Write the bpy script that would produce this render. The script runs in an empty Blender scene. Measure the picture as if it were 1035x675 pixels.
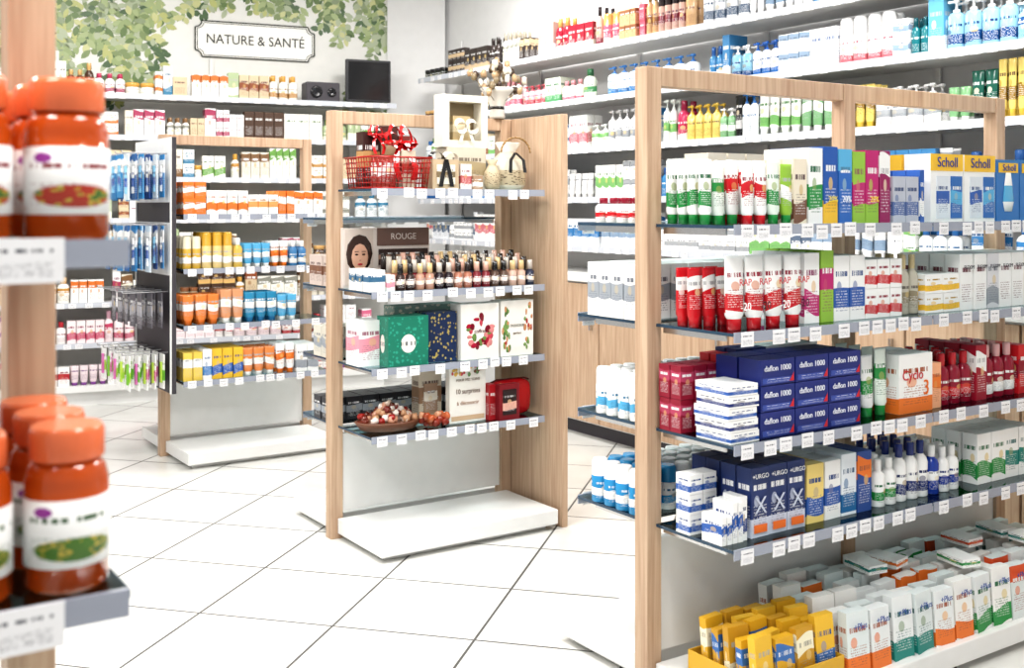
import bpy, math, random
from mathutils import Matrix, Vector
R = random.Random(7)
C = bpy.context.scene.collection

def hx(s):
    s = s.lstrip('#')
    if len(s) == 3: s = ''.join(c*2 for c in s)
    o = []
    for i in (0, 2, 4):
        c = int(s[i:i+2], 16)/255
        o.append(c/12.92 if c <= .04045 else ((c+.055)/1.055)**2.4)
    return tuple(o)

# ------------------------------------------------------------ materials
def new_mat(name):
    m = bpy.data.materials.new(name); m.use_nodes = True
    nt = m.node_tree
    return m, nt, nt.nodes['Principled BSDF']

def M(nt, op, a, b=None, c=None):
    n = nt.nodes.new('ShaderNodeMath'); n.operation = op
    for i, x in enumerate((a, b, c)):
        if x is None: continue
        if isinstance(x, (int, float)): n.inputs[i].default_value = x
        else: nt.links.new(x, n.inputs[i])
    return n.outputs[0]

def MIX(nt, f, a, b):
    n = nt.nodes.new('ShaderNodeMix'); n.data_type = 'RGBA'
    for i, x in ((0, f), (6, a), (7, b)):
        if isinstance(x, (int, float)): n.inputs[i].default_value = x
        elif isinstance(x, tuple): n.inputs[i].default_value = (*x[:3], 1)
        else: nt.links.new(x, n.inputs[i])
    return n.outputs[2]

def simple(name, col, rough=.5, metal=0, **kw):
    m, nt, p = new_mat(name)
    tc = nt.nodes.new('ShaderNodeTexCoord')
    ns = nt.nodes.new('ShaderNodeTexNoise'); ns.inputs['Scale'].default_value = 14
    nt.links.new(tc.outputs['Object'], ns.inputs['Vector'])
    c = MIX(nt, ns.outputs['Fac'], tuple(x*.96 for x in col), tuple(min(1, x*1.04) for x in col))
    nt.links.new(c, p.inputs['Base Color'])
    p.inputs['Roughness'].default_value = rough
    p.inputs['Metallic'].default_value = metal
    for k, v in kw.items(): p.inputs[k].default_value = v
    return m

def noise(nt, x, y, z, scale=1):
    cb = nt.nodes.new('ShaderNodeCombineXYZ')
    for i, q in enumerate((x, y, z)):
        if isinstance(q, (int, float)): cb.inputs[i].default_value = q
        else: nt.links.new(q, cb.inputs[i])
    n = nt.nodes.new('ShaderNodeTexNoise'); n.inputs['Scale'].default_value = scale
    n.inputs['Detail'].default_value = 1
    nt.links.new(cb.outputs[0], n.inputs['Vector'])
    return n.outputs['Fac']

def print_mat(name, rough=.4, mode='carton'):
    m, nt, p = new_mat(name)
    ab = nt.nodes.new('ShaderNodeAttribute'); ab.attribute_name = 'base'
    aa = nt.nodes.new('ShaderNodeAttribute'); aa.attribute_name = 'acc'
    uvn = nt.nodes.new('ShaderNodeUVMap'); uvn.uv_map = 'UVMap'
    sp = nt.nodes.new('ShaderNodeSeparateXYZ'); nt.links.new(uvn.outputs[0], sp.inputs[0])
    u, v = sp.outputs[0], sp.outputs[1]
    seed, style = ab.outputs['Alpha'], aa.outputs['Alpha']
    inside = M(nt, 'GREATER_THAN', u, -.5)
    if mode == 'floral':
        cb = nt.nodes.new('ShaderNodeCombineXYZ')
        nt.links.new(M(nt, 'MULTIPLY', u, 8), cb.inputs[0]); nt.links.new(M(nt, 'MULTIPLY', v, 9), cb.inputs[1])
        nt.links.new(M(nt, 'MULTIPLY', seed, 9), cb.inputs[2])
        vo = nt.nodes.new('ShaderNodeTexVoronoi'); vo.inputs['Scale'].default_value = 1.3
        nt.links.new(cb.outputs[0], vo.inputs['Vector'])
        nf = noise(nt, M(nt, 'MULTIPLY', u, 9), M(nt, 'MULTIPLY', v, 9), seed, 1.5)
        d = M(nt, 'ADD', vo.outputs['Distance'], M(nt, 'MULTIPLY', nf, .5))
        f = M(nt, 'MULTIPLY', M(nt, 'LESS_THAN', d, .56), inside)
        col = MIX(nt, f, ab.outputs['Color'], aa.outputs['Color'])
        du = M(nt, 'SUBTRACT', u, .5); dv = M(nt, 'SUBTRACT', v, .45)
        rr = M(nt, 'SQRT', M(nt, 'ADD', M(nt, 'MULTIPLY', du, du), M(nt, 'MULTIPLY', dv, dv)))
        badge = M(nt, 'MULTIPLY', M(nt, 'LESS_THAN', rr, M(nt, 'MULTIPLY', style, .3)), inside)
        lt = M(nt, 'MULTIPLY', M(nt, 'LESS_THAN', M(nt, 'ABSOLUTE', dv), .04),
               M(nt, 'GREATER_THAN', noise(nt, M(nt, 'MULTIPLY', u, 40), 0, seed, 1), .5))
        col = MIX(nt, badge, col, (.8, .78, .72))
        col = MIX(nt, M(nt, 'MULTIPLY', lt, badge), col, (.06, .06, .08))
    else:
        wav = M(nt, 'MULTIPLY', M(nt, 'SINE', M(nt, 'ADD', M(nt, 'MULTIPLY', u, 3), M(nt, 'MULTIPLY', seed, 30))), M(nt, 'MULTIPLY', seed, .07))
        dist = M(nt, 'ABSOLUTE', M(nt, 'SUBTRACT', M(nt, 'ADD', v, wav), style))
        band = M(nt, 'MULTIPLY', M(nt, 'LESS_THAN', dist, .15), inside)
        col = MIX(nt, band, ab.outputs['Color'], aa.outputs['Color'])
        du = M(nt, 'SUBTRACT', u, M(nt, 'ADD', .3, M(nt, 'MULTIPLY', seed, .4))); dv = M(nt, 'SUBTRACT', v, .52)
        rr = M(nt, 'ADD', M(nt, 'MULTIPLY', du, du), M(nt, 'MULTIPLY', dv, M(nt, 'MULTIPLY', dv, 3)))
        emb = M(nt, 'MULTIPLY', M(nt, 'MULTIPLY', M(nt, 'LESS_THAN', rr, .022), inside), M(nt, 'LESS_THAN', style, 2.5))
        col = MIX(nt, M(nt, 'MULTIPLY', emb, .65), col, MIX(nt, seed, aa.outputs['Color'], (.75, .55, .2)))
        bw = nt.nodes.new('ShaderNodeRGBToBW'); nt.links.new(col, bw.inputs[0])
        light = M(nt, 'GREATER_THAN', bw.outputs[0], .3)
        dark = MIX(nt, .55, aa.outputs['Color'], (.03, .035, .07))
        tcol = MIX(nt, light, (.8, .8, .8), dark)
        row = M(nt, 'MULTIPLY', v, 24)
        fr = M(nt, 'FRACT', row); rid = M(nt, 'FLOOR', row)
        n1 = noise(nt, M(nt, 'MULTIPLY', u, 30), M(nt, 'MULTIPLY', rid, 3.7), M(nt, 'MULTIPLY', seed, 50))
        t1 = M(nt, 'MULTIPLY', M(nt, 'GREATER_THAN', fr, .55), M(nt, 'GREATER_THAN', n1, .5))
        t1 = M(nt, 'MULTIPLY', t1, M(nt, 'LESS_THAN', M(nt, 'ABSOLUTE', M(nt, 'SUBTRACT', v, .3)), .16))
        n2 = noise(nt, M(nt, 'MULTIPLY', u, 26), 3.3, M(nt, 'MULTIPLY', seed, 77))
        t2 = M(nt, 'MULTIPLY', M(nt, 'LESS_THAN', M(nt, 'ABSOLUTE', M(nt, 'SUBTRACT', v, .72)), .04), M(nt, 'GREATER_THAN', n2, .46))
        t = M(nt, 'MAXIMUM', M(nt, 'MULTIPLY', t1, .7), t2)
        t = M(nt, 'MULTIPLY', t, M(nt, 'LESS_THAN', M(nt, 'ABSOLUTE', M(nt, 'SUBTRACT', u, .5)), .37))
        t = M(nt, 'MULTIPLY', t, M(nt, 'LESS_THAN', style, 4.5))
        col = MIX(nt, t, col, tcol)
    if mode == 'vitamin':
        du = M(nt, 'SUBTRACT', u, .5); dv = M(nt, 'SUBTRACT', v, .27)
        rr = M(nt, 'ADD', M(nt, 'MULTIPLY', M(nt, 'MULTIPLY', du, du), 7), M(nt, 'MULTIPLY', M(nt, 'MULTIPLY', dv, dv), 26))
        bl = M(nt, 'MULTIPLY', M(nt, 'LESS_THAN', rr, .75), inside)
        nn = noise(nt, M(nt, 'MULTIPLY', u, 9), M(nt, 'MULTIPLY', v, 9), seed, 1)
        fc = MIX(nt, M(nt, 'GREATER_THAN', nn, .5), aa.outputs['Color'], (.55, .42, .06))
        fc = MIX(nt, M(nt, 'GREATER_THAN', nn, .58), fc, (.07, .16, .03))
        col = MIX(nt, bl, col, fc)
        du = M(nt, 'SUBTRACT', u, .25); dv = M(nt, 'SUBTRACT', v, .84)
        rr = M(nt, 'ADD', M(nt, 'MULTIPLY', du, du), M(nt, 'MULTIPLY', dv, dv))
        col = MIX(nt, M(nt, 'MULTIPLY', M(nt, 'LESS_THAN', rr, .006), inside), col, (.25, .03, .25))
    nt.links.new(col, p.inputs['Base Color'])
    p.inputs['Roughness'].default_value = rough
    return m

CARTON = print_mat('carton_print', .42)
FLORAL = print_mat('floral_print', .4, 'floral')
GLOSS = print_mat('glossy_plastic_print', .14)
VITA = print_mat('vitamin_label', .35, 'vitamin')
AMBER = simple('amber_bottle', hx('#c8561c'), .08, **{'Coat Weight': .6, 'Transmission Weight': .3, 'IOR': 1.3})
PMATS = [CARTON, FLORAL, GLOSS, VITA, AMBER]

def wood_mat(name, c1, c2):
    m, nt, p = new_mat(name)
    tc = nt.nodes.new('ShaderNodeTexCoord'); mp = nt.nodes.new('ShaderNodeMapping')
    mp.inputs['Scale'].default_value = (26, 26, 1.3)
    nt.links.new(tc.outputs['Object'], mp.inputs[0])
    n = nt.nodes.new('ShaderNodeTexNoise'); n.inputs['Scale'].default_value = 2.2
    n.inputs['Detail'].default_value = 6; n.inputs['Distortion'].default_value = .8
    nt.links.new(mp.outputs[0], n.inputs['Vector'])
    r = nt.nodes.new('ShaderNodeValToRGB'); r.color_ramp.elements[0].position = .3; r.color_ramp.elements[1].position = .7
    r.color_ramp.elements[0].color = (*c1, 1); r.color_ramp.elements[1].color = (*c2, 1)
    nt.links.new(n.outputs['Fac'], r.inputs[0]); nt.links.new(r.outputs[0], p.inputs['Base Color'])
    p.inputs['Roughness'].default_value = .5
    return m
WOOD = wood_mat('light_oak', hx('#af9077'), hx('#ccb298'))
WHITE = simple('white_lacquer', (.80, .80, .79), .3)
WALLM = simple('wall_paint', (.76, .76, .76), .8)
PAPER = simple('wallpaper_white', (.80, .80, .77), .8)
BLACK = simple('black_metal', (.03, .03, .035), .4)
DGREY = simple('dark_grey_panel', (.05, .045, .055), .5)
CHROME = simple('brushed_steel', (.6, .6, .6), .25, 1)
RAIL = simple('price_rail', hx('#9a9fac'), .2)
RAILG = simple('price_rail_white', hx('#c4c8d0'), .25)

def glass_mat():
    m = bpy.data.materials.new('shelf_glass'); m.use_nodes = True
    nt = m.node_tree; nt.nodes.clear()
    o = nt.nodes.new('ShaderNodeOutputMaterial'); t = nt.nodes.new('ShaderNodeBsdfTransparent')
    g = nt.nodes.new('ShaderNodeBsdfGlossy'); mx = nt.nodes.new('ShaderNodeMixShader')
    t.inputs[0].default_value = (.86, .93, .93, 1); g.inputs[0].default_value = (.8, .92, .95, 1)
    g.inputs['Roughness'].default_value = .05
    lw = nt.nodes.new('ShaderNodeLayerWeight'); lw.inputs[0].default_value = .35
    nt.links.new(lw.outputs['Fresnel'], mx.inputs[0])
    nt.links.new(t.outputs[0], mx.inputs[1]); nt.links.new(g.outputs[0], mx.inputs[2]); nt.links.new(mx.outputs[0], o.inputs[0])
    return m
GLASS = glass_mat()
GEDGE = simple('glass_edge', hx('#2c4458'), .1)

# ------------------------------------------------------------ mesh builder
class MB:
    def __init__(s): s.v=[]; s.f=[]; s.uv=[]; s.b=[]; s.a=[]; s.m=[]; s.sm=[]
    def face(s, idx, uvs, base, acc, seed=0, style=2, mat=0, smooth=False):
        s.f.append(idx); s.uv.append(uvs or [(-1, -1)]*len(idx))
        s.b.append((*base, seed)); s.a.append((*(acc or base), style)); s.m.append(mat); s.sm.append(smooth)
    def box(s, cx, cy, z, w, d, h, base=(.8,.8,.8), acc=None, style=5, rot=0, seed=None, mat=0, lean=0):
        if seed is None: seed = R.random()
        n = len(s.v); c, q = math.cos(rot), math.sin(rot)
        for dz in (0, 1):
            for dx, dy in ((-1,-1),(1,-1),(1,1),(-1,1)):
                x, y = dx*w/2, dy*d/2 + dz*h*lean
                s.v.append((cx+x*c-y*q, cy+x*q+y*c, z+dz*h))
        U = [(0,0),(1,0),(1,1),(0,1)]
        for a, b in ((0,1),(1,2),(2,3),(3,0)):
            s.face([n+a, n+b, n+b+4, n+a+4], U, base, acc, seed, style, mat)
        s.face([n+4,n+5,n+6,n+7], None, base, acc, seed, style, mat)
        s.face([n+3,n+2,n+1,n], None, base, acc, seed, style, mat)
    def lathe(s, cx, cy, z, prof, cols, segs=14, acc=None, style=5, seed=None, mat=2, sy=1, label=None, ribs=None, flat=None, amber=()):
        if seed is None: seed = R.random()
        n0 = len(s.v); L = len(prof)
        for i, (r, zz) in enumerate(prof):
            for k in range(segs):
                a = -math.pi + 2*math.pi*k/segs
                rr = r*(1.0 - (.04 if ribs and ribs[0] <= i <= ribs[1] and k % 2 else 0))
                s.v.append((cx+rr*math.cos(a), cy+rr*math.sin(a)*(sy if flat is None else flat[i]), z+zz))
        for i in range(L-1):
            base = cols[i]; lab = label == i
            mt = mat
            if mat == 3 and not lab: mt = 4 if i in amber else 2
            for k in range(segs):
                k2 = (k+1) % segs
                u0 = (2*k/segs) % 1
                uv = [(u0,0),(u0+2/segs,0),(u0+2/segs,1),(u0,1)] if lab else None
                s.face([n0+i*segs+k, n0+i*segs+k2, n0+(i+1)*segs+k2, n0+(i+1)*segs+k], uv, base, acc if lab else base, seed, style if lab else 5, mt, True)
        s.face([n0+(L-1)*segs+k for k in range(segs)], None, cols[-1], None, seed, 5, 4 if mat == 3 else 2)
        s.face([n0+k for k in reversed(range(segs))], None, cols[0], None, seed, 5, 4 if mat == 3 else 2)
    def bottle(s, x, y, z, w, d, h, base, acc=None, style=.3, cap=None, segs=12, mat=2):
        r = w/2; cap = cap or base
        s.lathe(x, y, z, [(r*.92,0),(r,.02*h),(r,.62*h),(r*.8,.7*h),(r*.42,.76*h),(r*.5,.77*h),(r*.5,.98*h),(r*.42,h)],
                [base,base,base,base,cap,cap,cap], segs, acc, style, mat=mat, sy=min(1,d/w), label=1)
    def stick(s, x, y, z, w, d, h, base, acc=None, style=.3, cap=None):
        r = w/2; cap = cap or base
        s.lathe(x, y, z, [(r*.95,0),(r,.02*h),(r,.62*h),(r*.96,.63*h),(r*.96,.93*h),(r*.8,h)],
                [base,base,cap,cap,cap], 12, acc, style, sy=min(1,d/w), label=1)
    def jar(s, x, y, z, w, d, h, base, acc=None, style=.3, cap=None):
        r = w/2; cap = cap or base
        s.lathe(x, y, z, [(r*.9,0),(r,.06*h),(r,.6*h),(r*.9,.64*h),(r*1.02,.66*h),(r*1.02,.97*h),(r*.95,h)],
                [base,base,base,cap,cap,cap], 14, acc, style, label=1)
    def pump(s, x, y, z, w, d, h, base, acc=None, style=.3, cap=None):
        r = w/2; cap = cap or (.85,.85,.85)
        s.lathe(x, y, z, [(r*.92,0),(r,.02*h),(r,.66*h),(r*.75,.72*h),(r*.4,.75*h),(r*.4,.8*h),(r*.15,.81*h),(r*.15,.92*h),(r*.35,.93*h),(r*.35,h)],
                [base,base,base,base,cap,cap,cap,cap,cap], 12, acc, style, sy=min(1,d/w), label=1)
        s.box(x-r*.55, y, z+.94*h, r*.9, r*.3, .045*h, cap)
    def tube(s, x, y, z, w, d, h, base, acc=None, style=.3, cap=None):
        r = w/2; cap = cap or base; k = min(1, d/w)
        s.lathe(x, y, z, [(r*.62,0),(r*.66,.15*h),(r*.7,.155*h),(r*.85,.2*h),(r,.95*h),(r*1.02,h)],
                [cap,base,base,base,base], 12, acc, style, label=3, flat=[k*1.1,k*1.1,k,k*1.0,.12,.06], mat=2)
    def cyl(s, p0, p1, r, base, segs=6, mat=2):
        p0, p1 = Vector(p0), Vector(p1); d = (p1-p0).normalized()
        a = d.orthogonal().normalized(); b = d.cross(a); n = len(s.v)
        for p in (p0, p1):
            for k in range(segs):
                t = 2*math.pi*k/segs
                s.v.append(tuple(p+a*r*math.cos(t)+b*r*math.sin(t)))
        for k in range(segs):
            k2 = (k+1) % segs
            s.face([n+k, n+k2, n+segs+k2, n+segs+k], None, base, None, 0, 5, mat, True)
        s.face([n+k for k in reversed(range(segs))], None, base, None, 0, 5, mat)
        s.face([n+segs+k for k in range(segs)], None, base, None, 0, 5, mat)
    def path(s, pts, r, base, segs=6, mat=2, closed=False):
        n = len(pts)
        for i in range(n if closed else n-1): s.cyl(pts[i], pts[(i+1) % n], r, base, segs, mat)
    def strip(s, pts, wdir, base, mat=2):
        n = len(s.v); wd = Vector(wdir)
        for p in pts: s.v.append(tuple(Vector(p)-wd)); s.v.append(tuple(Vector(p)+wd))
        for i in range(len(pts)-1):
            s.face([n+2*i, n+2*i+1, n+2*i+3, n+2*i+2], None, base, None, 0, 5, mat, True)
    def blob(s, x, y, z, rx, ry, rz, base, mat=2, rough=.12, segs=10, rings=6, sq=1):
        n = len(s.v)
        pw = lambda t: math.copysign(abs(t)**sq, t)
        for i in range(rings+1):
            ph = math.pi*i/rings
            for k in range(segs):
                a = 2*math.pi*k/segs; j = 1+R.uniform(-rough, rough)
                s.v.append((x+rx*pw(math.sin(ph))*pw(math.cos(a))*j, y+ry*math.sin(ph)*math.sin(a)*j, z-rz*pw(math.cos(ph))*(j if 0 < i < rings else 1)))
        for i in range(rings):
            for k in range(segs):
                k2 = (k+1) % segs
                s.face([n+i*segs+k, n+i*segs+k2, n+(i+1)*segs+k2, n+(i+1)*segs+k], None, base, None, 0, 5, mat, True)
    def obj(s, name, mw=None, mats=None):
        me = bpy.data.meshes.new(name); me.from_pydata(s.v, [], s.f)
        uvl = me.uv_layers.new(name='UVMap')
        uvl.data.foreach_set('uv', [c for f in s.uv for p in f for c in p])
        ba = me.attributes.new('base', 'FLOAT_COLOR', 'CORNER'); aa = me.attributes.new('acc', 'FLOAT_COLOR', 'CORNER')
        ba.data.foreach_set('color', [c for i, f in enumerate(s.f) for _ in f for c in s.b[i]])
        aa.data.foreach_set('color', [c for i, f in enumerate(s.f) for _ in f for c in s.a[i]])
        for m in (mats or PMATS): me.materials.append(m)
        me.polygons.foreach_set('material_index', s.m if mats is None else [min(q, len(mats)-1) for q in s.m])
        me.polygons.foreach_set('use_smooth', s.sm)
        me.update()
        o = bpy.data.objects.new(name, me); C.objects.link(o)
        if mw is not None: o.matrix_world = mw
        return o

def part(parent, name, mat, boxes, mw, bevel=0):
    b = MB()
    for (x0, x1, y0, y1, z0, z1) in boxes:
        b.box((x0+x1)/2, (y0+y1)/2, z0, x1-x0, y1-y0, z1-z0, mat=0)
    o = b.obj(name, None, [mat])
    if parent:
        o.parent = parent; o.matrix_local = Matrix.Identity(4)
    else: o.matrix_world = mw
    if bevel:
        m = o.modifiers.new('bevel', 'BEVEL'); m.width = bevel; m.segments = 2
    return o

def frame(x, y, deg): return Matrix.Translation((x, y, 0)) @ Matrix.Rotation(math.radians(deg), 4, 'Z')
def empty(name, mw):
    e = bpy.data.objects.new(name, None); C.objects.link(e); e.empty_display_size = .1; e.matrix_world = mw; return e

TM = {}
def text(parent, s, size, x, y, z, col='#fff', rotz=0, name='label_text', sx=1, ext=.0004):
    cu = bpy.data.curves.new(name, 'FONT'); cu.body = s; cu.size = size
    cu.align_x = 'CENTER'; cu.align_y = 'CENTER'; cu.extrude = ext; cu.resolution_u = 3
    if col not in TM: TM[col] = simple('ink_'+col.strip('#'), hx(col), .5)
    cu.materials.append(TM[col])
    o = bpy.data.objects.new(name, cu); C.objects.link(o); o.parent = parent
    o.matrix_local = Matrix.Translation((x, y, z)) @ Matrix.Rotation(rotz, 4, 'Z') @ Matrix.Rotation(math.pi/2, 4, 'X') @ Matrix.Diagonal((sx, 1, 1, 1))
    return o

# ------------------------------------------------------------ gondola
BAY = .78
def gondola(mw, bays, zf, zb, name='gondola_shelf', wide_panel=False, depth=.31, x_start=0, zh=1.65, over=0):
    e = empty(name, mw)
    L = BAY*bays; x0 = x_start
    xs = [x0+BAY*i for i in range(bays+1)]
    part(e, 'wood_posts', WOOD, [(x-.025, x+.025, -.025, .025, 0, zh) for x in xs], mw, .002)
    part(e, 'top_rail', WOOD, [(a+.026, b-.026, -.022, .022, zh-.05, zh) for a, b in zip(xs, xs[1:])], mw, .002)
    part(e, 'back_panel', WHITE, [(a+.026, b-.026, -.012, .012, .1, .40) for a, b in zip(xs, xs[1:])], mw)
    part(e, 'base_deck', WHITE, [(x0+.0, x0+L, -.40, -.03, .022, .08), (x0, x0+L, .03, .40, .022, .08),
                                 (x0+.03, x0+L-.03, -.36, .36, .0, .02)], mw, .003)
    gl, ed, rl, br = [], [], [], []
    tags = MB()
    for zs, sg in ((zf, -1), (zb, 1)):
        for z in zs:
            for a, b in zip(xs, xs[1:]):
                b = b+over
                y0, y1 = sorted((sg*.03, sg*depth))
                gl.append((a+.004, b-.004, y0, y1, z-.008, z))
                ys, ye = sorted((sg*depth, sg*(depth+.004)))
                rl.append((a+.004, b-.004, ys, ye, z-.024, z+.002))
                ed.append((a+.002, a+.004, y0, y1, z-.008, z)); ed.append((b-.004, b-.002, y0, y1, z-.008, z))
                for xx in (a+.03, b-.03): br.append((xx-.003, xx+.003, min(y0, y1) if sg > 0 else y0+.05, y1-.05 if sg > 0 else y1, z-.026, z-.009))
                x = a+.045
                while x < b-.04:
                    tags.box(x, sg*(depth+.006), z-.034+R.uniform(-.004,.004), .042, .002, .036, (.8,.8,.82), hx('#333344'), 3, rot=R.uniform(-.03,.03))
                    x += R.choice((.055, .08, .11))
    part(e, 'glass_shelves', GLASS, gl, mw); part(e, 'glass_edges', GEDGE, ed, mw)
    part(e, 'price_rails', RAIL, rl, mw); part(e, 'shelf_brackets', CHROME, br, mw)
    o = tags.obj('price_tags'); o.parent = e; o.matrix_local = Matrix.Identity(4)
    if wide_panel:
        part(e, 'end_panel', WOOD, [(x0+L+.027, x0+L+.055, -.39, .05, 0, zh)], mw, .002)
    return e

def fill(b, x0, y0, z, depth, specs, gap=.004, xmax=None):
    x = x0
    for sp in specs:
        kind, w, d, h, base, acc, style, n = sp[:8]
        layers = sp[8] if len(sp) > 8 else 1
        cap = sp[9] if len(sp) > 9 else None
        if kind == 'gap': x += w; continue
        rows = min(max(1, int(depth/(d+gap))), 4)
        sd = R.random()
        for i in range(n):
            if xmax and x+w > xmax: return x
            for r in range(rows):
                lay = layers if r == 0 or R.random() < .8 else max(1, layers-1)
                for l in range(lay):
                    cx = x+w/2+R.uniform(-.001, .001); cy = y0+d/2+r*(d+gap)+R.uniform(0, .004)
                    if kind in ('box', 'floral'):
                        b.box(cx, cy, z+l*(h+.001), w, d, h, base, acc, style, rot=R.uniform(-.04, .04), seed=sd, mat=1 if kind == 'floral' else 0)
                    else:
                        getattr(b, kind)(cx, cy, z+l*(h+.001), w, d, h, base, acc, style, cap)
            x += w+gap
    return x

G1 = frame(.361, 2.94, 33.8)
G2 = frame(-.6876, 4.29, 33.8)
G3 = frame(-1.79, 5.70, 33.8)
G4 = frame(-.546, 1.25, 33.8)
ZS = [.446, .699, .973, 1.235]
gondola(G1, 2, ZS, ZS)
gondola(G2, 1, [.437, .685, .966, 1.345], [.437, .685, .966, 1.235], wide_panel=True)
gondola(G3, 1, [.415, .69, .97, 1.24], [.415, .69, .97, 1.24])
gondola(G4, 1, [.40, .66, .925, 1.25], [], x_start=-.78, depth=.285, zh=1.75, over=.04)

def P(name, mw, fn):
    b = MB(); fn(b); return b.obj(name, mw)
red, dred, green, lime, blue, dblue, lblue, yel, org, mag, pink, brown, teal, grey, cream = map(hx, ('#c8222c','#8e1230','#2a9048','#93bd45','#2a5ba8','#1c2f70','#5cacd6','#eebf3a','#e57a30','#b82270','#e79aaa','#7a5340','#1f857c','#9aa0a8','#e5dbc8'))
wh = hx('#efefee'); blk = hx('#1c1c20')

# ===== right gondola, front =====
def f(b):
    z = 1.2355
    fill(b, .01, -.20, z, .16, [('tube',.044,.036,.165,wh,green,.25,1,1,green),('tube',.044,.036,.15,hx('#e8efe8'),green,.6,1,1,green),('tube',.044,.036,.165,wh,red,.55,1,1,green),('tube',.044,.036,.165,wh,red,.7,2,1,red)])
    fill(b, .09, -.27, z, .05, [('tube',.042,.034,.155,wh,red,.5,2,1,red),('tube',.044,.034,.165,hx('#e4efe4'),green,.3,1,1,green),('tube',.042,.034,.155,lime,wh,.4,1,1,green)])
P('cream_tubes', G1, f)
def f(b):
    z = 1.2355
    fill(b, .275, -.26, z, .2, [('box',.05,.04,.17,cream,brown,.2,1),('box',.055,.05,.2,wh,green,.35,1),
        ('box',.058,.045,.205,hx('#2459a8'),yel,.12,1),('box',.052,.045,.2,hx('#2f6ab8'),lblue,.85,1),('box',.052,.045,.195,lime,mag,.4,1),('box',.052,.045,.2,mag,lime,.12,1),
        ('box',.045,.045,.2,hx('#951a5c'),wh,.8,1),('gap',.01,0,0,0,0,0,0),('box',.055,.045,.13,hx('#b8bcc8'),hx('#5a6fa0'),.3,2),('box',.02,.045,.15,blue,wh,.3,1)], xmax=.86)
o = P('foot_care_boxes', G1, f)
for xx, s, cc in ((.42,'20%','#f7e04a'),(.475,'20%','#ffffff'),(.59,'20%','#f7e04a')):
    text(o, s, .022, xx, -.264, 1.30, cc)
def f(b):
    z = 1.2355
    for i, x in enumerate((.955, 1.118)):
        b.box(x, -.19, z, .155, .09, .2, wh, blue, 5, seed=.3)
        b.box(x, -.236, z+.15, .155, .002, .05, yel, None, 5)
        b.box(x+.045, -.236, z+.01, .055, .002, .125, hx('#2c6ab0'), lblue, .5)
        b.box(x-.02, -.236, z+.01, .06, .002, .125, hx('#d8dde4'), blue, .5)
        b.box(x, -.09, z, .155, .09, .2, yel, blue, .3)
    for i in range(3):
        x = 1.265+i*.125
        b.box(x, -.2, z, .118, .07, .19, hx('#3a78b8'), lblue, 5)
        b.lathe(x, -.237, z+.03, [(.02,0),(.03,.03),(.022,.08),(.012,.13)], [wh, lblue, wh], 10, flat=[.1]*4)
        b.box(x, -.237, z+.15, .1, .003, .03, yel, None, 5)
        b.box(x, -.11, z, .118, .07, .19, wh, yel, .8)
o = P('foot_file_packs', G1, f)
text(o, 'Scholl', .042, .955, -.239, 1.41, '#1c3f96'); text(o, 'Scholl', .042, 1.118, -.239, 1.41, '#1c3f96')
text(o, 'Scholl', .03, 1.265, -.241, 1.40, '#1c3f96')
def f(b):
    z = .9735
    fill(b, .0, -.17, z, .1, [('tube',.046,.036,.15,red,wh,.7,3,1,red)])
    fill(b, .03, -.275, z, .08, [('tube',.066,.042,.185,wh,red,.22,4,1,red)])
o = P('muscle_gel_tubes', G1, f)
for i in range(4):
    text(o, 'RAP', .024, .063+i*.07, -.292, .973+.12, '#c0182a')
    text(o, '-20', .028, .063+i*.07, -.294, .973+.06, '#2a1a20' if i % 2 else '#ffffff')
def f(b):
    z = .9735
    fill(b, .318, -.26, z, .22, [('box',.055,.045,.185,wh,mag,.3,1),('box',.05,.045,.19,lime,mag,.6,1),('box',.06,.05,.175,wh,blue,.35,2),
        ('box',.05,.05,.08,wh,red,.3,3,2)])
    fill(b, .82, -.26, z, .22, [('box',.08,.05,.055,wh,yel,.3,2,2),
        ('box',.062,.05,.165,wh,hx('#a04a4a'),3,2),('box',.062,.05,.165,hx('#d6d6da'),grey,.2,1),('box',.062,.05,.165,wh,hx('#a04a4a'),3,4)])
o = P('joint_care_boxes', G1, f)
for i in range(5): text(o, 'FLEXIM', .016, 1.02+i*.066, -.266, 1.10, '#3a3a44')
def f(b):
    fill(b, .735, -.25, .9735, .12, [('bottle',.038,.036,.17,hx('#b8b4a6'),hx('#8f8670'),.4,2,1,hx('#c8b890'))])
P('serum_bottles', G1, f)
def f(b):
    z = .6995
    fill(b, .0, -.13, z, .09, [('box',.043,.04,.085,dred,hx('#b04060'),.7,3,2)]);
    fill(b, .145, -.12, z, .08, [('box',.055,.035,.19,red,dred,.2,1),('box',.055,.035,.2,hx('#26346a'),wh,.7,2),('box',.1,.035,.2,wh,dblue,.3,2)])
P('vein_tonic_boxes', G1, f)
def f(b):
    z = .6995
    for l in range(5):
        b.box(.058-.004*(l%3), -.235, z+l*.029, .098, .12, .028, wh, dblue if l % 2 else blue, .3, seed=.2, rot=R.uniform(-.05,.05))
P('medicine_cartons', G1, f)
def f(b):
    z = .6995
    for cidx in range(3):
        for l in range(3):
            b.box(.182+cidx*.128, -.25, z+l*.066, .123, .075, .064, hx('#202e78'), hx('#2b3f8c'), 5, seed=.1, rot=R.uniform(-.02,.02))
            b.box(.182+cidx*.128, -.2885, z+l*.066+.004, .11, .001, .014, hx('#3a50a0'), hx('#e8eaf2'), 3)
            b.box(.182+cidx*.128, -.168, z+l*.066, .123, .075, .064, hx('#202e78'), hx('#2b3f8c'), 5, seed=.1)
o = P('tablet_cartons', G1, f)
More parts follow.
